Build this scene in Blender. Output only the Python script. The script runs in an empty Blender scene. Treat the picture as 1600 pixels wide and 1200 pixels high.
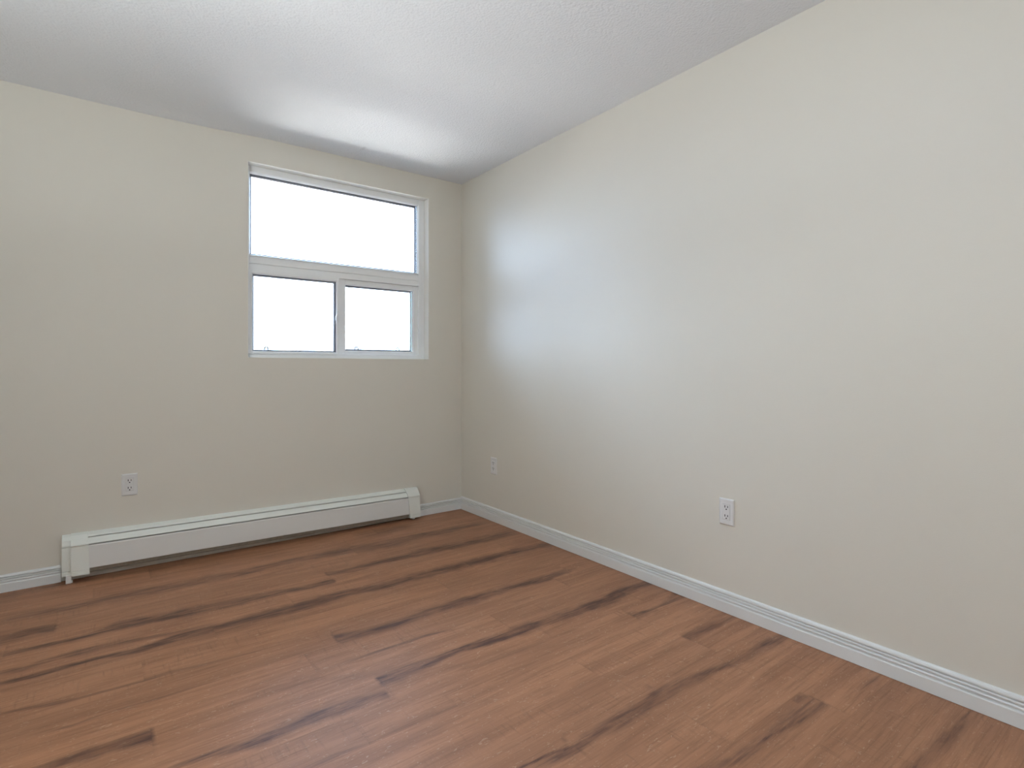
import bpy, bmesh, math, random
import numpy as np
from mathutils import Vector, Matrix

scene = bpy.context.scene
COL = scene.collection

# ------------------------------------------------------------------ camera
CAM = (-2.1731, -3.5092, 1.0639)
YAW = math.atan2(644.0, 852.7)          # looking this far to the right of +Y
cam_data = bpy.data.cameras.new('camera')
cam_data.sensor_fit = 'HORIZONTAL'
cam_data.sensor_width = 36.0
cam_data.lens = 852.7 / 1600.0 * 36.0
cam_data.shift_y = -26.5 / 1600.0
cam_data.clip_start = 0.02
cam = bpy.data.objects.new('camera', cam_data)
COL.objects.link(cam)
cam.location = CAM
cam.rotation_euler = (math.pi / 2, 0, -YAW)
scene.camera = cam

# ------------------------------------------------------------------ colour management
scene.view_settings.view_transform = 'Standard'
scene.view_settings.look = 'None'
scene.view_settings.gamma = 1.0
scene.view_settings.use_curve_mapping = False
scene.view_settings.exposure = 0.0

# ------------------------------------------------------------------ sky: bright overcast above, sunlit ground below
SKY = (7.9, 10.4, 14.2)
GROUND_FAR = (0.6, 0.9, 2.0)
GROUND_NEAR = (14.4, 14.2, 13.6)
world = bpy.data.worlds.new('daylight')
scene.world = world
world.use_nodes = True
wn, wl = world.node_tree.nodes, world.node_tree.links
wn.clear()
w_out = wn.new('ShaderNodeOutputWorld')
w_bg = wn.new('ShaderNodeBackground')
w_tc = wn.new('ShaderNodeTexCoord')
w_sep = wn.new('ShaderNodeSeparateXYZ')
wl.new(w_tc.outputs['Generated'], w_sep.inputs[0])
def w_step(a, b, c0, c1):
    r = wn.new('ShaderNodeMapRange')
    r.inputs['From Min'].default_value = a
    r.inputs['From Max'].default_value = b
    wl.new(w_sep.outputs['Z'], r.inputs['Value'])
    m = wn.new('ShaderNodeMix')
    m.data_type = 'RGBA'
    wl.new(r.outputs[0], m.inputs[0])
    for i, c in ((6, c0), (7, c1)):
        if isinstance(c, tuple):
            m.inputs[i].default_value = c + (1,)
        else:
            wl.new(c, m.inputs[i])
    return m.outputs[2]
w_ground = w_step(-0.52, -0.32, GROUND_NEAR, GROUND_FAR)
w_all = w_step(-0.06, 0.0, w_ground, SKY)
wl.new(w_all, w_bg.inputs['Color'])
wl.new(w_bg.outputs[0], w_out.inputs['Surface'])

FILL_LAMP_TINT = (0.86, 0.95, 1.18)
FILL_LAMP = 9.2          # radiance of the added, unseen ceiling lamp's bowl (its mesh is built below)

FILL_UPLIGHT = 45.0                    # watts of the torchiere added out of view by the left wall
FILL_UPLIGHT_TINT = (0.91, 1.0, 1.02)

# ------------------------------------------------------------------ helpers
def link(o, parent=None):
    COL.objects.link(o)
    if parent is not None:
        o.parent = parent
    return o

def from_bm(name, bm, mat, parent=None, smooth=False, bevel=None):
    me = bpy.data.meshes.new(name)
    bmesh.ops.recalc_face_normals(bm, faces=bm.faces)
    bm.to_mesh(me)
    bm.free()
    if mat is not None:
        me.materials.append(mat)
    o = bpy.data.objects.new(name, me)
    if smooth:
        for p in me.polygons:
            p.use_smooth = True
    link(o, parent)
    if bevel:
        m = o.modifiers.new('bevel', 'BEVEL')
        m.width = bevel
        m.segments = 2
        m.limit_method = 'ANGLE'
        m.angle_limit = math.radians(40)
    return o

def empty(name, loc, rot=(0, 0, 0)):
    o = bpy.data.objects.new(name, None)
    o.empty_display_size = 0.05
    o.location = loc
    o.rotation_euler = rot
    return link(o)

def tag(o, label=None, cat=None, group=None, kind=None):
    if label: o['label'] = label
    if cat: o['category'] = cat
    if group: o['group'] = group
    if kind: o['kind'] = kind
    return o

def box(bm, x0, x1, y0, y1, z0, z1):
    vs = [bm.verts.new((x, y, z)) for x in (x0, x1) for y in (y0, y1) for z in (z0, z1)]
    for f in ((0, 1, 3, 2), (4, 6, 7, 5), (0, 4, 5, 1), (2, 3, 7, 6), (0, 2, 6, 4), (1, 5, 7, 3)):
        bm.faces.new([vs[i] for i in f])
    return vs

def boxes(*bs):
    bm = bmesh.new()
    for b in bs:
        box(bm, *b)
    return bm

def sweep(bm, profile, ends, closed=True):
    """profile: list of (a, b); ends: two functions mapping (a, b) -> xyz."""
    A = [bm.verts.new(ends[0](a, b)) for a, b in profile]
    B = [bm.verts.new(ends[1](a, b)) for a, b in profile]
    n = len(profile)
    for i in range(n if closed else n - 1):
        j = (i + 1) % n
        bm.faces.new((A[i], A[j], B[j], B[i]))
    if closed:
        bm.faces.new(A)
        bm.faces.new(list(reversed(B)))

def ring(bm, x0, x1, z0, z1, w, y0, y1):
    """rectangular frame; w = (left, right, bottom, top) member widths"""
    l, r, b, t = w
    box(bm, x0, x0 + l, y0, y1, z0, z1)
    box(bm, x1 - r, x1, y0, y1, z0, z1)
    box(bm, x0 + l, x1 - r, y0, y1, z0, z0 + b)
    box(bm, x0 + l, x1 - r, y0, y1, z1 - t, z1)

# ------------------------------------------------------------------ materials
def new_mat(name):
    m = bpy.data.materials.new(name)
    m.use_nodes = True
    n = m.node_tree.nodes
    return m, n, m.node_tree.links, n['Principled BSDF']

def srgb(r, g, b):
    f = lambda c: (c / 255 / 12.92) if c / 255 <= 0.04045 else ((c / 255 + 0.055) / 1.055) ** 2.4
    return (f(r), f(g), f(b), 1)

def plain(name, col, rough=0.5, spec=0.5, var=0.04, scale=30.0, bump=0.0, bscale=200.0):
    m, n, l, p = new_mat(name)
    p.inputs['Roughness'].default_value = rough
    p.inputs['Specular IOR Level'].default_value = spec
    tc = n.new('ShaderNodeTexCoord')
    nz = n.new('ShaderNodeTexNoise')
    nz.inputs['Scale'].default_value = scale
    nz.inputs['Detail'].default_value = 3
    l.new(tc.outputs['Object'], nz.inputs['Vector'])
    mx = n.new('ShaderNodeMix')
    mx.data_type = 'RGBA'
    mx.inputs[6].default_value = tuple(c * (1 - var) for c in col[:3]) + (1,)
    mx.inputs[7].default_value = tuple(min(1, c * (1 + var)) for c in col[:3]) + (1,)
    l.new(nz.outputs['Fac'], mx.inputs[0])
    l.new(mx.outputs[2], p.inputs['Base Color'])
    if bump:
        b = n.new('ShaderNodeTexNoise')
        b.inputs['Scale'].default_value = bscale
        b.inputs['Detail'].default_value = 2
        l.new(tc.outputs['Object'], b.inputs['Vector'])
        bp = n.new('ShaderNodeBump')
        bp.inputs['Strength'].default_value = bump
        bp.inputs['Distance'].default_value = 0.002
        l.new(b.outputs['Fac'], bp.inputs['Height'])
        l.new(bp.outputs['Normal'], p.inputs['Normal'])
    return m

M_WALL = plain('cream_wall_paint', (0.77, 0.73, 0.65, 1), rough=0.455, spec=0.5, var=0.012, scale=1.5, bump=0.12, bscale=260)
M_REVEAL = plain('window_reveal_paint', (0.88, 0.86, 0.80, 1), rough=0.5, var=0.01)
M_TRIM = plain('white_trim_paint', (0.80, 0.80, 0.79, 1), rough=0.32, var=0.02, scale=12)
M_VINYL = plain('white_window_vinyl', (0.92, 0.925, 0.92, 1), rough=0.35, var=0.015)
M_SPACER = plain('grey_glazing_spacer', (0.24, 0.235, 0.25, 1), rough=0.5)
M_GASKET = plain('dark_rubber_gasket', (0.05, 0.05, 0.06, 1), rough=0.6)
M_CLIP = plain('dark_metal_clip', (0.012, 0.012, 0.012, 1), rough=0.7, spec=0.1)
M_HEAT = plain('off_white_heater_enamel', (0.84, 0.855, 0.80, 1), rough=0.35, var=0.02, scale=8)
M_HEATF = plain('off_white_heater_front', (0.80, 0.79, 0.765, 1), rough=0.38, var=0.02, scale=8)
M_HDARK = plain('dusty_heater_interior', (0.27, 0.24, 0.195, 1), rough=0.7, var=0.3, scale=60)
M_PLATE = plain('white_outlet_plastic', (0.80, 0.79, 0.78, 1), rough=0.3, var=0.01)
M_SLOT = plain('black_slot', (0.012, 0.011, 0.010, 1), rough=0.7)
M_METAL = plain('brushed_lamp_metal', (0.5, 0.49, 0.47, 1), rough=0.4)

def ceiling_material():
    m, n, l, p = new_mat('stippled_ceiling')
    p.inputs['Roughness'].default_value = 0.9
    p.inputs['Specular IOR Level'].default_value = 0.15
    tc = n.new('ShaderNodeTexCoord')
    nz = n.new('ShaderNodeTexNoise')
    nz.inputs['Scale'].default_value = 70
    nz.inputs['Detail'].default_value = 4
    nz.inputs['Roughness'].default_value = 0.6
    l.new(tc.outputs['Object'], nz.inputs['Vector'])
    vo = n.new('ShaderNodeTexVoronoi')
    vo.inputs['Scale'].default_value = 95
    l.new(tc.outputs['Object'], vo.inputs['Vector'])
    ad = n.new('ShaderNodeMath')
    ad.operation = 'SUBTRACT'
    l.new(nz.outputs['Fac'], ad.inputs[0])
    l.new(vo.outputs['Distance'], ad.inputs[1])
    bp = n.new('ShaderNodeBump')
    bp.inputs['Strength'].default_value = 0.30
    bp.inputs['Distance'].default_value = 0.006
    l.new(ad.outputs[0], bp.inputs['Height'])
    l.new(bp.outputs['Normal'], p.inputs['Normal'])
    # a small grey scuff on the plaster near the window
    mp = n.new('ShaderNodeMapping')
    mp.inputs['Location'].default_value = (0.8483 * 70, 0.2039 * 22, 0)
    mp.inputs['Scale'].default_value = (70, 22, 0)
    l.new(tc.outputs['Object'], mp.inputs['Vector'])
    ln = n.new('ShaderNodeVectorMath')
    ln.operation = 'LENGTH'
    l.new(mp.outputs[0], ln.inputs[0])
    mr = n.new('ShaderNodeMapRange')
    mr.inputs['From Min'].default_value = 1.0
    mr.inputs['From Max'].default_value = 0.2
    mr.inputs['To Min'].default_value = 0.0
    mr.inputs['To Max'].default_value = 0.25
    l.new(ln.outputs['Value'], mr.inputs['Value'])
    mx = n.new('ShaderNodeMix')
    mx.data_type = 'RGBA'
    mx.inputs[6].default_value = (0.84, 0.855, 0.885, 1)
    mx.inputs[7].default_value = (0.42, 0.42, 0.42, 1)
    l.new(mr.outputs[0], mx.inputs[0])
    l.new(mx.outputs[2], p.inputs['Base Color'])
    return m
M_CEIL = ceiling_material()

def floor_material():
    m, n, l, p = new_mat('laminate_planks')
    tc = n.new('ShaderNodeTexCoord')
    def attr(name):
        a = n.new('ShaderNodeAttribute')
        a.attribute_name = name
        return a.outputs['Fac']
    def mapped(scale, off=None):
        mp = n.new('ShaderNodeMapping')
        mp.inputs['Scale'].default_value = scale
        l.new(tc.outputs['Object'], mp.inputs['Vector'])
        if off is not None:
            c = n.new('ShaderNodeCombineXYZ')
            l.new(off, c.inputs['Z'])
            a = n.new('ShaderNodeVectorMath')
            a.operation = 'ADD'
            l.new(mp.outputs[0], a.inputs[0])
            l.new(c.outputs[0], a.inputs[1])
            return a.outputs[0]
        return mp.outputs[0]
    def noise(vec, scale, detail=4, rough=0.55, dist=0.0):
        t = n.new('ShaderNodeTexNoise')
        t.inputs['Scale'].default_value = scale
        t.inputs['Detail'].default_value = detail
        t.inputs['Roughness'].default_value = rough
        t.inputs['Distortion'].default_value = dist
        l.new(vec, t.inputs['Vector'])
        return t.outputs['Fac']
    def rng(v, a, b, c=0.0, d=1.0):
        t = n.new('ShaderNodeMapRange')
        t.inputs['From Min'].default_value = a
        t.inputs['From Max'].default_value = b
        t.inputs['To Min'].default_value = c
        t.inputs['To Max'].default_value = d
        l.new(v, t.inputs['Value'])
        return t.outputs[0]
    def math_(op, a, b):
        t = n.new('ShaderNodeMath')
        t.operation = op
        for i, v in enumerate((a, b)):
            if isinstance(v, (int, float)):
                t.inputs[i].default_value = v
            else:
                l.new(v, t.inputs[i])
        return t.outputs[0]
    def mix(f, a, b):
        t = n.new('ShaderNodeMix')
        t.data_type = 'RGBA'
        l.new(f, t.inputs[0])
        for i, v in ((6, a), (7, b)):
            if isinstance(v, tuple):
                t.inputs[i].default_value = v
            else:
                l.new(v, t.inputs[i])
        return t.outputs[2]
    tone = attr('plank_tone')
    off = math_('MULTIPLY', tone, 37.0)
    broad = noise(mapped((1.0, 11, 1), off), 1.6, 5, 0.62, 0.6)
    fine = noise(mapped((3.0, 60, 1), off), 2.2, 5, 0.65)
    saw = noise(mapped((60, 5, 1), off), 1.6, 3, 0.6)
    base = mix(rng(broad, 0.32, 0.62), FLOOR_A, FLOOR_B)
    base = mix(rng(fine, 0.50, 0.72, 0, 0.55), base, FLOOR_D)
    patchy = noise(mapped((1.4, 5, 1), off), 1.3, 2, 0.5)
    base = mix(math_('MULTIPLY', rng(saw, 0.55, 0.76, 0, 0.62), rng(patchy, 0.45, 0.66)), base, FLOOR_D)
    # short pale flecks
    fl = noise(mapped((26, 60, 1), off), 1.8, 2, 0.5, 1.6)
    base = mix(rng(fl, 0.63, 0.72, 0, 0.55), base, FLOOR_F)
    # plank to plank tone
    base = mix(rng(tone, 0.0, 1.0, 0, 0.22), base, FLOOR_D)
    # dark heartwood figure and the shade painted beside the heater
    wob = noise(mapped((5, 40, 1), off), 2.0, 5, 0.6)
    lng = noise(mapped((3.2, 16, 1), off), 1.5, 4, 0.6, 0.5)
    fig = math_('MULTIPLY', attr('figure_and_shade'), rng(lng, 0.34, 0.60, 0.45, 1.12))
    dk = math_('MULTIPLY', fig, math_('MULTIPLY', rng(wob, 0.28, 0.62, 0.50, 1.10), rng(fine, 0.30, 0.62, 0.75, 1.15)))
    base = mix(dk, base, FLOOR_K)
    base = mix(attr('seam'), base, FLOOR_S)
    l.new(base, p.inputs['Base Color'])
    rg = rng(fine, 0.2, 0.8, 0.40, 0.54)
    l.new(rg, p.inputs['Roughness'])
    p.inputs['Specular IOR Level'].default_value = 0.45
    bp = n.new('ShaderNodeBump')
    bp.inputs['Strength'].default_value = 0.12
    bp.inputs['Distance'].default_value = 0.001
    h = math_('SUBTRACT', fine, math_('MULTIPLY', attr('seam'), 0.8))
    l.new(h, bp.inputs['Height'])
    l.new(bp.outputs['Normal'], p.inputs['Normal'])
    return m
FLOOR_A = (0.315, 0.141, 0.071, 1)
FLOOR_B = (0.455, 0.215, 0.113, 1)
FLOOR_D = (0.190, 0.088, 0.046, 1)
FLOOR_F = (0.60, 0.40, 0.27, 1)
FLOOR_K = (0.092, 0.038, 0.025, 1)
FLOOR_S = (0.10, 0.05, 0.03, 1)
M_FLOOR = floor_material()

def glass_material():
    m, n, l, p = new_mat('clear_window_glass')
    n.remove(p)
    out = n['Material Output']
    tr = n.new('ShaderNodeBsdfTransparent')
    tr.inputs['Color'].default_value = (0.97, 0.985, 0.985, 1)
    gl = n.new('ShaderNodeBsdfGlossy')
    gl.inputs['Roughness'].default_value = 0.02
    fr = n.new('ShaderNodeFresnel')
    fr.inputs['IOR'].default_value = 1.45
    mx = n.new('ShaderNodeMixShader')
    l.new(fr.outputs[0], mx.inputs[0])
    l.new(tr.outputs[0], mx.inputs[1])
    l.new(gl.outputs[0], mx.inputs[2])
    l.new(mx.outputs[0], out.inputs['Surface'])
    return m
M_GLASS = glass_material()

def fill_lamp_material():
    m, n, l, p = new_mat('fill_lamp_bowl')
    p.inputs['Base Color'].default_value = (0.9, 0.88, 0.84, 1)
    p.inputs['Emission Color'].default_value = FILL_LAMP_TINT + (1,)
    p.inputs['Emission Strength'].default_value = FILL_LAMP
    return m
M_FILL_LAMP = fill_lamp_material()

# dark heartwood figure of the floor, plus painted shade along the heater: points (x, y, half width) along each streak, depth of tone, butt joint it starts / stops at
STREAKS = [
    ([(-2.541, -0.078, 0.0476), (-2.373, -0.053, 0.0402), (-2.214, -0.059, 0.0311), (-2.003, -0.079, 0.0322), (-1.772, -0.079, 0.0225)], 0.4, None, None),  # left part is figure; the rest paints in the heater's shadow
    ([(-2.507, -0.39, 0.0236), (-2.407, -0.384, 0.0324), (-2.288, -0.403, 0.033), (-2.164, -0.393, 0.0428), (-2.006, -0.401, 0.0531), (-1.878, -0.413, 0.0452), (-1.742, -0.416, 0.0651), (-1.598, -0.429, 0.0571), (-1.517, -0.402, 0.0492), (-1.312, -0.389, 0.0414), (-1.14, -0.403, 0.0531), (-1.002, -0.412, 0.0651), (-0.788, -0.444, 0.0776), (-0.615, -0.42, 0.058), (-0.366, -0.425, 0.0483), (-0.111, -0.417, 0.0379)], 0.62, None, None),
    ([(-2.483, -0.616, 0.0406), (-2.438, -0.606, 0.0483), (-2.391, -0.588, 0.0425), (-2.323, -0.606, 0.0356), (-2.291, -0.61, 0.0358)], 0.75, None, -2.322),
    ([(-2.466, -0.77, 0.0182), (-2.401, -0.768, 0.0186), (-2.284, -0.772, 0.0192), (-2.185, -0.77, 0.0263), (-2.134, -0.749, 0.0406), (-2.054, -0.74, 0.0557), (-1.97, -0.766, 0.0419), (-1.853, -0.771, 0.0574), (-1.73, -0.784, 0.044), (-1.597, -0.782, 0.0379), (-1.494, -0.788, 0.031), (-1.389, -0.811, 0.0312), (-1.249, -0.808, 0.0323), (-1.187, -0.814, 0.0326)], 0.75, None, -1.243),
    ([(-1.26, -0.695, 0.0347), (-1.12, -0.724, 0.0351), (-1.028, -0.713, 0.045), (-0.839, -0.708, 0.0469), (-0.635, -0.703, 0.0588), (-0.426, -0.717, 0.0505), (-0.25, -0.712, 0.0523), (-0.058, -0.709, 0.0433)], 0.75, -1.243, None),
    ([(-2.441, -1.008, 0.0152), (-2.359, -1.017, 0.0206), (-2.274, -1.011, 0.016), (-2.184, -1.005, 0.0165), (-2.066, -1.027, 0.0224), (-2.015, -1.018, 0.0286), (-1.907, -0.993, 0.0421), (-1.824, -1.01, 0.0364), (-1.738, -1.007, 0.0374), (-1.643, -0.999, 0.0386), (-1.579, -1.001, 0.0457), (-1.483, -1.011, 0.0465), (-1.376, -1.009, 0.0614), (-1.258, -0.984, 0.0429), (-1.073, -1.021, 0.0436), (-0.893, -1.005, 0.0459), (-0.709, -1.011, 0.0475), (-0.506, -1.01, 0.0496), (-0.291, -1.017, 0.0515), (-0.005, -1.035, 0.0447)], 0.78, None, None),
    ([(-2.45, -0.924, 0.0216), (-2.387, -0.936, 0.0218), (-2.288, -0.905, 0.0173), (-2.232, -0.913, 0.035), (-2.175, -0.915, 0.0237), (-2.062, -0.928, 0.0182), (-1.875, -0.965, 0.0186), (-1.76, -0.969, 0.0128)], 0.62, None, None),
    ([(-1.883, -1.031, 0.0294), (-1.794, -1.033, 0.0481), (-1.699, -1.035, 0.0493), (-1.645, -1.011, 0.0382)], 0.3, None, None),
    ([(-2.418, -1.225, 0.0084), (-2.292, -1.26, 0.0128), (-2.224, -1.27, 0.0087), (-2.077, -1.278, 0.009), (-1.985, -1.275, 0.014), (-1.889, -1.287, 0.0095), (-1.707, -1.304, 0.005)], 0.5, None, None),
    ([(-2.294, -1.418, 0.0074), (-2.24, -1.431, 0.0074), (-2.164, -1.417, 0.0058), (-2.083, -1.422, 0.0059), (-1.998, -1.428, 0.0061), (-1.907, -1.425, 0.0063)], 0.45, None, None),
    ([(-2.303, -1.602, 0.0152), (-2.237, -1.605, 0.0218), (-2.196, -1.612, 0.0283), (-2.146, -1.611, 0.0288), (-2.092, -1.619, 0.0357), (-2.052, -1.625, 0.0393), (-2.018, -1.627, 0.0397)], 0.8, None, -2.055),
    ([(-2.062, -1.821, 0.0079), (-2.011, -1.811, 0.0109), (-1.937, -1.813, 0.014), (-1.82, -1.838, 0.0257), (-1.754, -1.829, 0.0295), (-1.683, -1.822, 0.0336), (-1.612, -1.822, 0.0345), (-1.538, -1.83, 0.0319), (-1.463, -1.84, 0.0259), (-1.417, -1.849, 0.0195), (-1.375, -1.858, 0.0196)], 0.72, None, -1.42),
    ([(-1.465, -1.754, 0.0389), (-1.41, -1.758, 0.0394), (-1.341, -1.762, 0.0438), (-1.278, -1.759, 0.0374), (-1.214, -1.759, 0.0228), (-1.109, -1.75, 0.0198), (-1.007, -1.761, 0.0242), (-0.86, -1.771, 0.0334), (-0.74, -1.774, 0.0344), (-0.614, -1.783, 0.0353), (-0.468, -1.777, 0.0368), (-0.319, -1.782, 0.0475), (-0.178, -1.754, 0.0353), (-0.026, -1.772, 0.0308), (0.046, -1.766, 0.0262)], 0.85, -1.417, None),
    ([(-1.47, -1.381, 0.0398), (-1.433, -1.39, 0.0399), (-1.376, -1.401, 0.0352), (-1.313, -1.41, 0.0305), (-1.214, -1.416, 0.0311), (-1.096, -1.404, 0.0324), (-1.015, -1.396, 0.0333), (-0.855, -1.403, 0.046), (-0.726, -1.404, 0.0355), (-0.581, -1.402, 0.0307), (-0.39, -1.416, 0.0317), (-0.199, -1.408, 0.0199)], 0.75, -1.435, None),
    ([(-1.512, -1.577, 0.0062), (-1.413, -1.576, 0.0085), (-1.288, -1.579, 0.0088), (-1.152, -1.577, 0.0092), (-1.051, -1.594, 0.007)], 0.6, None, None),
    ([(-0.46, -1.95, 0.0157), (-0.346, -1.955, 0.012), (-0.263, -1.964, 0.0102), (-0.149, -1.961, 0.0126), (-0.016, -1.95, 0.035), (0.052, -1.965, 0.035)], 0.75, -0.352, None),
    ([(-0.408, -1.939, 0.0321), (-0.319, -1.968, 0.0319), (-0.272, -1.981, 0.012)], 0.5, -0.352, None),
    ([(-0.446, -2.197, 0.0242), (-0.322, -2.21, 0.0247), (-0.226, -2.217, 0.0251), (-0.109, -2.216, 0.0195), (0.021, -2.225, 0.0133)], 0.6, -0.336, None),
    ([(-1.33, -2.365, 0.0045), (-1.272, -2.367, 0.0046), (-1.18, -2.376, 0.0056), (-1.105, -2.394, 0.0057), (-1.049, -2.393, 0.0077)], 0.85, None, None),
    ([(-1.221, -2.391, 0.0181), (-1.114, -2.403, 0.0167), (-1.052, -2.391, 0.0213), (-0.977, -2.395, 0.0277), (-0.901, -2.39, 0.0307), (-0.83, -2.393, 0.0314), (-0.723, -2.382, 0.033), (-0.618, -2.385, 0.0227), (-0.533, -2.397, 0.0184), (-0.425, -2.413, 0.0163), (-0.302, -2.432, 0.0189), (-0.124, -2.428, 0.025), (0.037, -2.436, 0.0207)], 0.62, None, None),
    ([(-0.702, -2.34, 0.0211), (-0.689, -2.364, 0.0183), (-0.698, -2.401, 0.0087)], 0.6, None, None),
    ([(-0.584, -2.401, 0.009), (-0.533, -2.401, 0.0114)], 0.6, None, None),
    ([(-0.918, -2.657, 0.0135), (-0.798, -2.695, 0.0159), (-0.649, -2.705, 0.0194), (-0.495, -2.704, 0.0264), (-0.377, -2.707, 0.0305), (-0.274, -2.721, 0.0308)], 0.5, None, -0.345),
    ([(-0.698, -2.695, 0.0041), (-0.641, -2.701, 0.0049), (-0.571, -2.712, 0.0042), (-0.495, -2.723, 0.0043), (-0.417, -2.725, 0.0058), (-0.342, -2.724, 0.006), (-0.239, -2.726, 0.0062)], 0.8, None, -0.345),
    ([(-0.367, -2.672, 0.0162), (-0.345, -2.689, 0.0127)], 0.6, None, -0.345),
    ([(-0.614, -2.732, 0.0033), (-0.616, -2.747, 0.0052), (-0.62, -2.767, 0.0025)], 0.7, None, None),
    ([(-0.577, -2.983, 0.016), (-0.467, -2.997, 0.0178), (-0.368, -3.004, 0.0199), (-0.284, -3.011, 0.0186), (-0.174, -3.02, 0.0155), (-0.096, -3.024, 0.0079)], 0.6, None, None),
    ([(-0.118, -3.011, 0.0045), (-0.084, -3.015, 0.0045), (-0.029, -3.017, 0.0027), (0.007, -3.025, 0.0018)], 0.75, None, None),
    ([(-0.048, -3.049, 0.0017), (-0.054, -3.059, 0.0032), (-0.06, -3.077, 0.0015)], 0.7, None, None),
    ([(-0.164, -2.764, 0.0059), (-0.086, -2.768, 0.0076), (-0.014, -2.774, 0.0061)], 0.45, None, None),
    ([(-1.103, -2.338, 0.0041), (-1.116, -2.356, 0.0099), (-1.124, -2.377, 0.0058)], 0.6, None, None),
    ([(-1.194, -1.838, 0.0213), (-1.11, -1.875, 0.0245), (-0.973, -1.881, 0.0218), (-0.808, -1.906, 0.0149)], 0.22, None, None),
    ([(-1.578, -1.987, 0.0264), (-1.435, -2.024, 0.0267), (-1.312, -2.04, 0.0219), (-1.147, -2.083, 0.0166)], 0.2, None, None),
    ([(-1.764, -1.574, 0.0229), (-1.541, -1.66, 0.0303), (-1.403, -1.715, 0.0225)], 0.2, None, None),
    ([(-1.734, -2.026, 0.0095), (-1.648, -2.025, 0.0098), (-1.578, -2.034, 0.005)], 0.4, None, None),
    ([(-0.876, -0.19, 0.0627), (-0.704, -0.187, 0.0648), (-0.52, -0.183, 0.0535)], 0.4, None, None),
    ([(-1.645, -1.581, 0.0158), (-1.648, -1.607, 0.0115)], 0.5, None, None),
    ([(-1.597, -1.607, 0.0117), (-1.601, -1.633, 0.0076)], 0.4, None, None),
    ([(-1.584, -1.442, 0.0183), (-1.586, -1.473, 0.0133)], 0.4, None, None),
]

# ------------------------------------------------------------------ room shell
XL, YB, H = -3.05, -4.35, 2.44           # left wall, wall behind the camera, ceiling height
WX0, WX1, WZ0, WZ1 = -1.4765, -0.2755, 1.1185, 2.2825     # window opening
WT = 0.115                                # outer wall thickness
REV = 0.066                               # reveal depth to the window frame

# floor: planks run along X, rows 152.4 mm wide; every plank has its own grid so figure stops at the butt joints
ROW = 0.1524
Y_REF = -0.67
JOINT = {1: -1.243, 2: -1.48, 0: -2.322, 5: -1.435, 7: -2.055, 8: -1.417, 9: -0.352, 11: -0.336, 13: -0.747, 14: -0.345}
PLANK = 1.215
rng_f = random.Random(11)

def streak_field(X, Y):
    F = np.zeros_like(X)
    for pts, s, xa, xb in STREAKS:
        p = np.array(pts)
        o = np.argsort(p[:, 0])
        p = p[o]
        m = (X >= p[0, 0] - 0.05) & (X <= p[-1, 0] + 0.05)
        if xa is not None: m &= X >= xa - 1e-4
        if xb is not None: m &= X <= xb + 1e-4
        if not m.any():
            continue
        x = X[m]; y = Y[m]
        yc = np.interp(x, p[:, 0], p[:, 1])
        hw = np.interp(x, p[:, 0], p[:, 2]) * np.interp(yc, [-1.8, -0.6], [1.30, 1.12])
        # ragged edges
        hw = hw * (1 + 0.08 * np.sin(x * 31 + 3 * yc) + 0.07 * np.sin(x * 83 + 1.3))
        yc = yc + 0.04 * hw * np.sin(x * 17 + s * 9)
        end = np.clip(np.minimum(x - (p[0, 0] - 0.05), (p[-1, 0] + 0.05) - x) / 0.09, 0, 1)
        if xa is not None: end = np.maximum(end, np.clip(1 - (x - xa) / 0.25, 0, 1))
        if xb is not None: end = np.maximum(end, np.clip(1 - (xb - x) / 0.25, 0, 1))
        t = np.clip((1.22 - np.abs(y - yc) / np.maximum(hw, 1e-4)) / 0.95, 0, 1)
        v = min(1.0, s * 1.12) * end * t * t * (3 - 2 * t)
        F[m] = np.maximum(F[m], v)
    return F

def build_floor():
    verts, faces, tone, dark, seam = [], [], [], [], []
    k0 = int(math.floor((Y_REF - 0.0) / ROW)) - 1
    for k in range(k0, 26):
        y1 = min(Y_REF + ROW - ROW * k, 0.0)
        y0 = max(Y_REF - ROW * k, YB)
        if y1 <= y0 + 1e-4:
            continue
        j = JOINT.get(k)
        if j is None:
            j = -rng_f.uniform(0.1, PLANK)
        xs = sorted([j + PLANK * i for i in range(-4, 4) if XL < j + PLANK * i < 0])
        xs = [XL] + xs + [0.0]
        for a, b in zip(xs[:-1], xs[1:]):
            if b - a < 0.01:
                continue
            nx = max(2, int((b - a) / 0.012))
            ny = 34
            gx = np.linspace(a, b, nx)
            gy = np.sort(np.concatenate([np.linspace(y0, y1, ny), [y0 + 0.0016, y1 - 0.0016]]))
            X, Y = np.meshgrid(gx, gy, indexing='ij')
            base = len(verts)
            t = rng_f.random()
            F = streak_field(X, Y)
            S = np.zeros_like(X)
            S[:, 0] = 0.30
            S[:, -1] = 0.10
            S[0, :] = np.maximum(S[0, :], 0.16)
            for x, y, f, s in zip(X.ravel(), Y.ravel(), F.ravel(), S.ravel()):
                verts.append((x, y, 0.0)); dark.append(f); seam.append(s); tone.append(t)
            n2 = len(gy)
            for i in range(nx - 1):
                for q in range(n2 - 1):
                    v = base + i * n2 + q
                    faces.append((v, v + n2, v + n2 + 1, v + 1))
    me = bpy.data.meshes.new('floor')
    me.from_pydata(verts, [], faces)
    for nm, arr in (('plank_tone', tone), ('figure_and_shade', dark), ('seam', seam)):
        a = me.attributes.new(nm, 'FLOAT', 'POINT')
        a.data.foreach_set('value', np.array(arr, dtype=np.float32))
    me.materials.append(M_FLOOR)
    o = link(bpy.data.objects.new('floor', me))
    tag(o, kind='structure')
    return o
build_floor()

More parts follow.
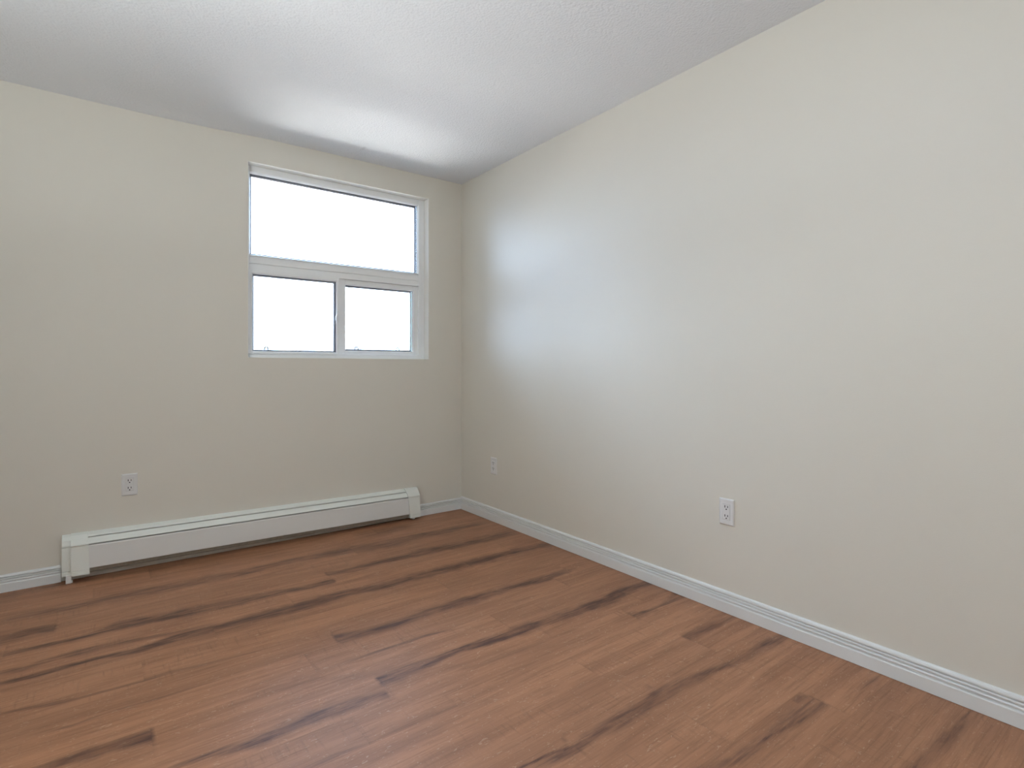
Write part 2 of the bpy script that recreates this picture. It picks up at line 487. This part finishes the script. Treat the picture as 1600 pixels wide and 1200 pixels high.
# ceiling: slightly lumpy plaster that dips towards the window wall at its left end
def build_ceiling():
    xs = np.concatenate([np.arange(XL, -1.0, 0.03), np.arange(-1.0, 0.0001, 0.05)])
    if xs[-1] < 0: xs = np.append(xs, 0.0)
    ys = np.concatenate([np.arange(YB, -0.6, 0.12), np.arange(-0.6, 0.0001, 0.0075)])
    if ys[-1] < 0: ys = np.append(ys, 0.0)
    X, Y = np.meshgrid(xs, ys, indexing='ij')
    ridge = np.interp(X, [-3.05, -2.5, -2.236, -2.06, -1.894, -1.681, -1.40, -1.0], [0.48, 0.33, 0.222, 0.158, 0.123, 0.094, 0.045, 0.02])
    drop = np.interp(X, [-3.05, -2.5, -2.2, -1.9, -1.68, -1.40, -1.0, 0], [0.022, 0.022, 0.023, 0.022, 0.017, 0.005, 0.0015, 0.001])
    t = np.clip(1 + Y / ridge, 0, 1)
    lip = np.interp(X, [-2.6, -2.25, -1.7, -1.4], [0.0, 0.0030, 0.0022, 0.0])
    bump = lip * np.exp(-((-Y - ridge * 1.02) / 0.02) ** 2)
    Z = H - drop * t ** 1.25 + bump * -1.0
    verts = [tuple(v) for v in np.stack([X, Y, Z], -1).reshape(-1, 3)]
    n2 = len(ys)
    faces = [(i * n2 + q, i * n2 + q + 1, (i + 1) * n2 + q + 1, (i + 1) * n2 + q) for i in range(len(xs) - 1) for q in range(n2 - 1)]
    me = bpy.data.meshes.new('ceiling')
    me.from_pydata(verts, [], faces)
    me.materials.append(M_CEIL)
    for p in me.polygons: p.use_smooth = True
    o = link(bpy.data.objects.new('ceiling', me))
    tag(o, kind='structure')
build_ceiling()

def wall(name, bm, mat=None):
    return tag(from_bm(name, bm, mat or M_WALL), kind='structure')

bm = boxes((XL, WX0, 0, WT, -0.02, H + 0.03), (WX1, 0.0, 0, WT, -0.02, H + 0.03),
           (WX0, WX1, 0, WT, -0.02, WZ0), (WX0, WX1, 0, WT, WZ1, H + 0.03))
bmesh.ops.remove_doubles(bm, verts=bm.verts, dist=1e-5)
wall('wall_back', bm)
wall('wall_right', boxes((0, 0.12, YB, WT, -0.02, H + 0.03)))
wall('wall_left', boxes((XL - 0.12, XL, YB, WT, -0.02, H + 0.03)))
wall('wall_front', boxes((XL - 0.12, 0.12, YB - 0.12, YB, -0.02, H + 0.03)))

# baseboards: flat lower board, two fine beads, rounded cap
BB = [(0, 0.0015), (0.0165, 0.0015), (0.0165, 0.0430), (0.0150, 0.0462), (0.0085, 0.0475), (0.0072, 0.0500), (0.0085, 0.0525), (0.0140, 0.0538),
      (0.0140, 0.0570), (0.0122, 0.0592), (0.0060, 0.0602), (0.0050, 0.0625), (0.0060, 0.0645), (0.0118, 0.0655), (0.0118, 0.0685), (0.0100, 0.0702),
      (0.0048, 0.0710), (0.0040, 0.0728), (0.0048, 0.0742), (0.0105, 0.0752), (0.0105, 0.0790), (0.0085, 0.0840), (0.0045, 0.0870), (0, 0.0880)]
def baseboard(name, kind_axis, a, b, mit_a=0, mit_b=0, hs=1.0):
    bm = bmesh.new()
    if kind_axis == 'x':
        e = [lambda d, z: (a + mit_a * d, -d, z * hs), lambda d, z: (b + mit_b * d, -d, z * hs)]
    elif kind_axis == 'y':
        e = [lambda d, z: (-d, a + mit_a * d, z * hs), lambda d, z: (-d, b + mit_b * d, z * hs)]
    elif kind_axis == 'yl':
        e = [lambda d, z: (XL + d, a + mit_a * d, z * hs), lambda d, z: (XL + d, b + mit_b * d, z * hs)]
    sweep(bm, BB, e)
    return tag(from_bm(name, bm, M_TRIM), kind='structure')
HX0, HX1 = -2.322, -0.383                 # heater ends
baseboard('baseboard_back', 'x', XL, HX0 - 0.004, 1, 0, 0.94)
baseboard('baseboard_back', 'x', HX1 + 0.002, 0.0, 0, -1, 0.94)
baseboard('baseboard_right', 'y', 0.0, YB, -1, 1, 1.06)
baseboard('baseboard_left', 'yl', 0.0, YB, -1, 1, 1.0)

# ------------------------------------------------------------------ window
win = tag(empty('window_1', ((WX0 + WX1) / 2, 0.0, WZ0)), kind='structure')
WIN_INV = Matrix.Translation(-Vector(win.location))
def wpart(name, bm, mat, parent=None, **kw):
    if parent is None:
        bm.transform(WIN_INV)
        return from_bm(name, bm, mat, win, **kw)
    bm.transform(WIN_INV)
    return from_bm(name, bm, mat, parent, **kw)

Y0, Y1 = REV, WT - 0.003
# white-painted lining of the reveal
bm = bmesh.new()
ring(bm, WX0, WX1, WZ0, WZ1, (0.003, 0.003, 0.003, 0.003), 0.0015, Y0 + 0.001)
wpart('reveal_lining', bm, M_REVEAL)
RZ0, RZ1 = 1.652, 1.745                  # transom rail
# outer frame with glazing stops
bm = bmesh.new()
ring(bm, WX0, WX1, WZ0, WZ1, (0.022, 0.046, 0.026, 0.040), Y0, Y1)
wpart('outer_frame', bm, M_VINYL, bevel=0.0025)
# transom rail: upper stop lip, flat face with a fine groove on its right half
bm = bmesh.new()
box(bm, WX0 + 0.022, WX1 - 0.046, Y0 + 0.004, Y1, RZ0, 1.6885)
box(bm, WX0 + 0.022, WX1 - 0.046, Y0 + 0.007, Y1, 1.6885, 1.6915)
box(bm, WX0 + 0.022, WX1 - 0.046, Y0 + 0.004, Y1, 1.6915, 1.730)
box(bm, WX0 + 0.022, WX1 - 0.046, Y0 + 0.013, Y1, 1.730, RZ1)
wpart('transom_rail', bm, M_VINYL, bevel=0.0015)

def glazed(parent_name, x0, x1, z0, z1, yg, spacer, frame_bm=None, gasket=0.003):
    """an insulating pane with its grey spacer bar and dark gasket; returns the parts"""
    bm = boxes((x0, x1, yg, yg + 0.004, z0, z1))
    g = wpart('glass_pane', bm, M_GLASS, parent_name)
    bm = bmesh.new()
    ring(bm, x0, x1, z0, z1, (spacer,) * 4, yg + 0.005, yg + 0.017)
    s = wpart('glazing_spacer', bm, M_SPACER, parent_name)
    bm = bmesh.new()
    ring(bm, x0 - 0.001, x1 + 0.001, z0 - 0.001, z1 + 0.001, (gasket,) * 4, yg - 0.006, yg - 0.0005)
    k = wpart('glazing_gasket', bm, M_GASKET, parent_name)
    return g, s, k

def bead(x0, x1, z0, z1, w, y0, y1, name, parent):
    """sloping glazing bead round an opening x0..x1, z0..z1 (its outer edge); it falls back from y0 to y1 over its width w"""
    bm = bmesh.new()
    def lp(d, y): return [bm.verts.new(p) for p in ((x0 + d, y, z0 + d), (x1 - d, y, z0 + d), (x1 - d, y, z1 - d), (x0 + d, y, z1 - d))]
    rings = [lp(0, y0), lp(w * 0.8, y0 + (y1 - y0) * 0.45), lp(w, y0 + (y1 - y0) * 0.6), lp(w, y1), lp(0, y1)]
    for A, B in zip(rings, rings[1:] + rings[:1]):
        for q in range(4):
            bm.faces.new((A[q], A[(q + 1) % 4], B[(q + 1) % 4], B[q]))
    return wpart(name, bm, M_VINYL, parent)

# fixed upper light
fx = bead(WX0 + 0.022, WX1 - 0.046, RZ1 - 0.004, WZ1 - 0.040, 0.006, Y0 + 0.002, Y0 + 0.026, 'fixed_light', None)
glazed(fx, WX0 + 0.026, WX1 - 0.050, RZ1 - 0.002, WZ1 - 0.044, Y0 + 0.034, 0.0135)

# lower left sliding sash, nearer the room
SX0, SX1, SZ0, SZ1 = WX0 + 0.012, -0.911, 1.1435, 1.653
bm = bmesh.new()
ring(bm, SX0, SX1, SZ0, SZ1, (0.023, 0.013, 0.0125, 0.0215), Y0 - 0.008, Y0 + 0.024)
sl = wpart('sliding_sash', bm, M_VINYL, bevel=0.002)
bead(SX0 + 0.023, SX1 - 0.013, SZ0 + 0.0125, SZ1 - 0.0215, 0.005, Y0 - 0.007, Y0 + 0.004, 'glazing_bead', sl)
glazed(sl, SX0 + 0.027, SX1 - 0.018, SZ0 + 0.0165, SZ1 - 0.0265, Y0 + 0.012, 0.010, gasket=0.003)
# latch on the sliding sash: base plate with a thumb lever
bm = boxes((SX1 - 0.019, SX1 - 0.004, Y0 - 0.016, Y0 - 0.008, 1.362, 1.428))
la = wpart('latch', bm, M_VINYL, sl, bevel=0.003)
bm = bmesh.new()
prof = [(-0.0070, 0.000), (-0.0100, 0.006), (-0.0105, 0.030), (-0.006, 0.046), (0.006, 0.052), (0.009, 0.046), (0.004, 0.034), (-0.001, 0.008)]
sweep(bm, prof, [lambda a, b: (SX1 - 0.017 + a, Y0 - 0.030, 1.364 + b), lambda a, b: (SX1 - 0.017 + a, Y0 - 0.016, 1.364 + b)])
wpart('latch_lever', bm, M_VINYL, la, bevel=0.002)

# lower right fixed light set further out, with its meeting stile
bm = bmesh.new()
ring(bm, SX1 + 0.004, WX1 - 0.040, 1.150, 1.652, (0.046, 0.041, 0.0205, 0.0335), Y0 + 0.018, Y1)
fl = wpart('fixed_lower_light', bm, M_VINYL, bevel=0.002)
bead(SX1 + 0.050, WX1 - 0.081, 1.1705, 1.6185, 0.005, Y0 + 0.019, Y0 + 0.030, 'glazing_bead', fl)
glazed(fl, SX1 + 0.051, WX1 - 0.086, 1.1755, 1.6135, Y0 + 0.038, 0.010, gasket=0.003)
# track lip along the sill
wpart('sill_track', boxes((WX0 + 0.022, WX1 - 0.046, Y0 + 0.003, Y0 + 0.020, 1.1365, 1.1435), (SX1 + 0.004, WX1 - 0.046, Y0 + 0.003, Y0 + 0.014, 1.1435, 1.150)), M_VINYL, bevel=0.001)

# small wire loops standing outside the panes along the bottom rail
def loop(cx, z0, w, h, y):
    bm = bmesh.new()
    n, r = 14, 0.0040
    path = [Vector((cx - w / 2, y, z0 - 0.015))] + [Vector((cx - w / 2 * math.cos(math.pi * i / n), y, z0 + h * (0.25 + 0.75 * math.sin(math.pi * i / n)))) for i in range(n + 1)] + [Vector((cx + w / 2, y, z0 - 0.015))]
    rings = []
    for i, p in enumerate(path):
        d = (path[min(i + 1, len(path) - 1)] - path[max(i - 1, 0)]).normalized()
        u = Vector((0, 1, 0)); v = d.cross(u)
        rings.append([bm.verts.new(p + r * (math.cos(a) * u + math.sin(a) * v)) for a in [2 * math.pi * q / 8 for q in range(8)]])
    for A, B in zip(rings[:-1], rings[1:]):
        for q in range(8):
            bm.faces.new((A[q], A[(q + 1) % 8], B[(q + 1) % 8], B[q]))
    bm.faces.new(rings[0]); bm.faces.new(list(reversed(rings[-1])))
    return bm
wpart('screen_clip', loop(-1.352, SZ0 + 0.0255, 0.022, 0.020, Y0 + 0.034), M_CLIP, sl, smooth=True)
wpart('screen_clip', loop(-0.767, 1.1845, 0.024, 0.017, Y0 + 0.060), M_CLIP, fl, smooth=True)
wpart('screen_clip', loop(-0.461, 1.1845, 0.024, 0.017, Y0 + 0.060), M_CLIP, fl, smooth=True)

# ------------------------------------------------------------------ baseboard heater
HL, HR = HX0, HX1
heater = tag(empty('baseboard_heater', ((HL + HR) / 2, 0.0, 0.0)),
             'long off-white metal baseboard heater on the floor along the wall below the window', 'heater')
SL = -0.0098                              # it sits a little low at its right end
HC = (HL + HR) / 2
def zt(x, z): return z + SL * (x - HC)
def hbm(prof, x0, x1, shear0=0.0, shear1=0.0):
    """closed profile of (depth, height) swept along the heater; shear moves the lower edge sideways"""
    bm = bmesh.new()
    f = lambda x, s: (lambda d, z: (x - HC + s * (0.22 - z) / 0.2, -d, zt(x, z)))
    sweep(bm, prof, [f(x0, shear0), f(x1, shear1)])
    return bm
CX0, CX1, CX2, CX3 = -2.288, -2.221, -0.476, HR          # left cap, right cap
back = from_bm('back_panel', hbm([(0.0005, 0.03), (0.006, 0.03), (0.006, 0.205), (0.032, 0.2035), (0.034, 0.2005), (0.0355, 0.2035), (0.033, 0.2085), (0.012, 0.2165), (0.0005, 0.221)], CX0 + 0.01, CX3 - 0.01), M_HEAT, heater)
damper = from_bm('damper', hbm([(0.037, 0.1985), (0.040, 0.1995), (0.0635, 0.1755), (0.0640, 0.1720), (0.0615, 0.1720), (0.0605, 0.1740)], CX1 - 0.01, CX2 + 0.012), M_HEAT, heater)
front = from_bm('front_cover', hbm([(0.0595, 0.1665), (0.0630, 0.1665), (0.0650, 0.1600), (0.0690, 0.0560), (0.0680, 0.0530), (0.0550, 0.0520), (0.0550, 0.0535), (0.0660, 0.0560), (0.0620, 0.1600)], CX1 - 0.01, CX2 + 0.014), M_HEATF, heater)
# finned element behind the cover
bm = hbm([(0.020, 0.060), (0.042, 0.060), (0.042, 0.082), (0.020, 0.082)], CX0 + 0.03, CX3 - 0.03)
el = from_bm('heating_element', bm, M_HDARK, heater)
bm = bmesh.new()
for i in range(220):
    x = CX1 + (CX2 - CX1) * (i + 0.5) / 220 - HC
    z = zt(x + HC, 0.0)
    box(bm, x - 0.0006, x + 0.0006, -0.050, -0.012, z + 0.036, z + 0.108)
fins = from_bm('fins', bm, M_HDARK, el)
lip = from_bm('lower_channel', hbm([(0.006, 0.030), (0.053, 0.030), (0.0565, 0.034), (0.0580, 0.0500), (0.0550, 0.0500), (0.053, 0.036), (0.006, 0.036)], CX1 - 0.01, CX2 + 0.014), M_HDARK, heater)
CAPP = [(0.001, 0.222), (0.014, 0.2245), (0.032, 0.2175), (0.056, 0.1935), (0.0700, 0.1765), (0.0710, 0.1710), (0.0680, 0.1698), (0.0660, 0.1680), (0.0675, 0.1660),
        (0.0765, 0.0500), (0.0735, 0.0488), (0.0735, 0.0470), (0.0775, 0.0458), (0.0785, 0.0270), (0.074, 0.0262), (0.001, 0.0262)]
from_bm('end_cap', hbm(CAPP, CX0, CX1, 0.004, 0.008), M_HEAT, heater)
from_bm('end_cap', hbm(CAPP, CX2, CX3, 0.016, 0.0), M_HEAT, heater)
STP = [(0.001, 0.219), (0.010, 0.2195), (0.024, 0.2120), (0.040, 0.1960), (0.0470, 0.1760), (0.0480, 0.1690), (0.0440, 0.1680), (0.0430, 0.1650), (0.0455, 0.1635),
       (0.0520, 0.0495), (0.0485, 0.0483), (0.0485, 0.0465), (0.0530, 0.0450), (0.0535, 0.0270), (0.001, 0.0262)]
from_bm('side_trim', hbm(STP, HL, CX0 + 0.004, 0.0, 0.004), M_HEAT, heater)
from_bm('foot', boxes((-2.307 - HC, -2.285 - HC, -0.060, -0.040, 0.0, zt(-2.3, 0.030)), (-2.287 - HC, -2.280 - HC, -0.056, -0.044, 0.0, 0.012)), M_HEATF, heater, bevel=0.0015)
from_bm('foot', boxes((-0.430 - HC, -0.410 - HC, -0.050, -0.030, 0.0, zt(-0.42, 0.030))), M_HEATF, heater, bevel=0.0015)

# ------------------------------------------------------------------ outlets
def plate_bm(w, h, t, ow, oh):
    """bevelled cover plate with a rectangular opening, lying in local XZ, facing -Y"""
    bm = bmesh.new()
    def loop4(a, b, y): return [bm.verts.new(p) for p in ((-a, y, -b), (a, y, -b), (a, y, b), (-a, y, b))]
    rings = [loop4(w / 2, h / 2, 0), loop4(w / 2, h / 2, -t * 0.45), loop4(w / 2 - 0.0035, h / 2 - 0.0035, -t * 0.92), loop4(w / 2 - 0.006, h / 2 - 0.006, -t),
             loop4(ow / 2 + 0.001, oh / 2 + 0.001, -t), loop4(ow / 2, oh / 2, -t * 0.8), loop4(ow / 2, oh / 2, 0)]
    for A, B in zip(rings, rings[1:] + rings[:1]):
        for q in range(4):
            bm.faces.new((A[q], A[(q + 1) % 4], B[(q + 1) % 4], B[q]))
    return bm

def hole_bm(cx, cz, y):
    bm = bmesh.new()
    n = 12
    pr = [(cx + 0.0031 * math.cos(a), cz + (0.0031 * math.sin(a) if math.sin(a) < 0 else 0.0025 * math.sin(a))) for a in [2 * math.pi * i / n for i in range(n)]]
    sweep(bm, pr, [lambda a, b: (a, y - 0.0004, b), lambda a, b: (a, y + 0.001, b)])
    return bm

def make_outlet():
    t = empty('wall_outlet', (0, 0, 0))
    from_bm('cover_plate', plate_bm(0.070, 0.1145, 0.0062, 0.0335, 0.067), M_PLATE, t)
    rc = from_bm('receptacle', boxes((-0.0163, 0.0163, -0.0066, 0.0, -0.0331, 0.0331)), M_PLATE, t, bevel=0.001)
    y = -0.0066
    for s in (1, -1):
        zc = 0.0195 * s
        for x, hh in ((-0.0064, 0.0050), (0.0064, 0.0042)):
            from_bm('slot', boxes((x - 0.0016, x + 0.0016, y - 0.0004, y + 0.001, zc + 0.0035 - hh, zc + 0.0035 + hh)), M_SLOT, rc)
        from_bm('ground_hole', hole_bm(0.0, zc - 0.0075, y), M_SLOT, rc)
    return t

def copy_tree(o, parent=None):
    c = o.copy()
    COL.objects.link(c)
    c.parent = parent
    for ch in list(o.children):
        copy_tree(ch, c)
    return c
proto = make_outlet()
OUT = [((-2.048, 0.0, 0.4455), 0, 'white wall outlet above the left end of the baseboard heater'),
       ((0.0, -0.4255, 0.3815), -math.pi / 2, 'white wall outlet on the right wall close to the room corner'),
       ((0.0, -2.1815, 0.4355), -math.pi / 2, 'white wall outlet alone in the middle of the right wall, nearest the camera')]
for i, (loc, rz, lab) in enumerate(OUT):
    o = proto if i == 0 else copy_tree(proto)
    o.location = loc
    o.rotation_euler = (0, 0, rz)
    tag(o, lab, 'outlet', 'wall outlets')

# ------------------------------------------------------------------ ceiling lamp (added outside the frame to fill the room with light)
LX, LY = -1.55, -2.75
lamp = tag(empty('added_ceiling_lamp', (LX, LY, H)), 'round frosted bowl lamp added on the ceiling out of view as fill light', 'lamp')
def lathe(prof, n=40):
    bm = bmesh.new()
    rings = [[bm.verts.new((r * math.cos(2 * math.pi * q / n), r * math.sin(2 * math.pi * q / n), z)) for q in range(n)] for r, z in prof]
    for A, B in zip(rings[:-1], rings[1:]):
        for q in range(n):
            bm.faces.new((A[q], A[(q + 1) % n], B[(q + 1) % n], B[q]))
    bm.faces.new(rings[0]); bm.faces.new(list(reversed(rings[-1])))
    return bm
from_bm('canopy', lathe([(0.075, 0.0), (0.078, -0.012), (0.05, -0.022), (0.012, -0.026), (0.010, -0.16)]), M_METAL, lamp, smooth=True)
from_bm('bowl', lathe([(0.03, -0.135), (0.10, -0.128), (0.155, -0.145), (0.175, -0.18), (0.16, -0.225), (0.11, -0.262), (0.04, -0.28), (0.01, -0.282)]), M_FILL_LAMP, lamp, smooth=True)

# ------------------------------------------------------------------ torchiere floor lamp by the left wall (added outside the frame as fill light off the ceiling)
TX, TY = -2.74, -2.60
TD = -0.42
tor = tag(empty('added_torchiere', (TX, TY, 0.0)), 'torchiere floor lamp with an upturned metal bowl, added out of view as fill light', 'lamp')
from_bm('base', lathe([(0.13, 0.0), (0.135, 0.012), (0.11, 0.024), (0.03, 0.034), (0.013, 0.05)]), M_METAL, tor, smooth=True)
from_bm('pole', lathe([(0.012, 0.04), (0.012, 1.58 + TD), (0.02, 1.60 + TD)]), M_METAL, tor, smooth=True)
bm = bmesh.new()
n = 40
pr = [(0.02, 1.585), (0.09, 1.60), (0.16, 1.64), (0.205, 1.705), (0.200, 1.707), (0.155, 1.646), (0.088, 1.607), (0.02, 1.595)]
rg = [[bm.verts.new((r * math.cos(2 * math.pi * q / n), r * math.sin(2 * math.pi * q / n), z + TD)) for q in range(n)] for r, z in pr]
for A, B in zip(rg, rg[1:] + rg[:1]):
    for q in range(n):
        bm.faces.new((A[q], A[(q + 1) % n], B[(q + 1) % n], B[q]))
from_bm('bowl', bm, M_METAL, tor, smooth=True)
ld = bpy.data.lights.new('fill_uplight', 'AREA')
ld.shape = 'DISK'
ld.size = 0.30
ld.energy = FILL_UPLIGHT
ld.color = FILL_UPLIGHT_TINT
lo = bpy.data.objects.new('fill_uplight', ld)
link(lo, tor)
lo.location = (0, 0, 1.66 + TD)
lo.rotation_euler = (math.pi, 0, 0)
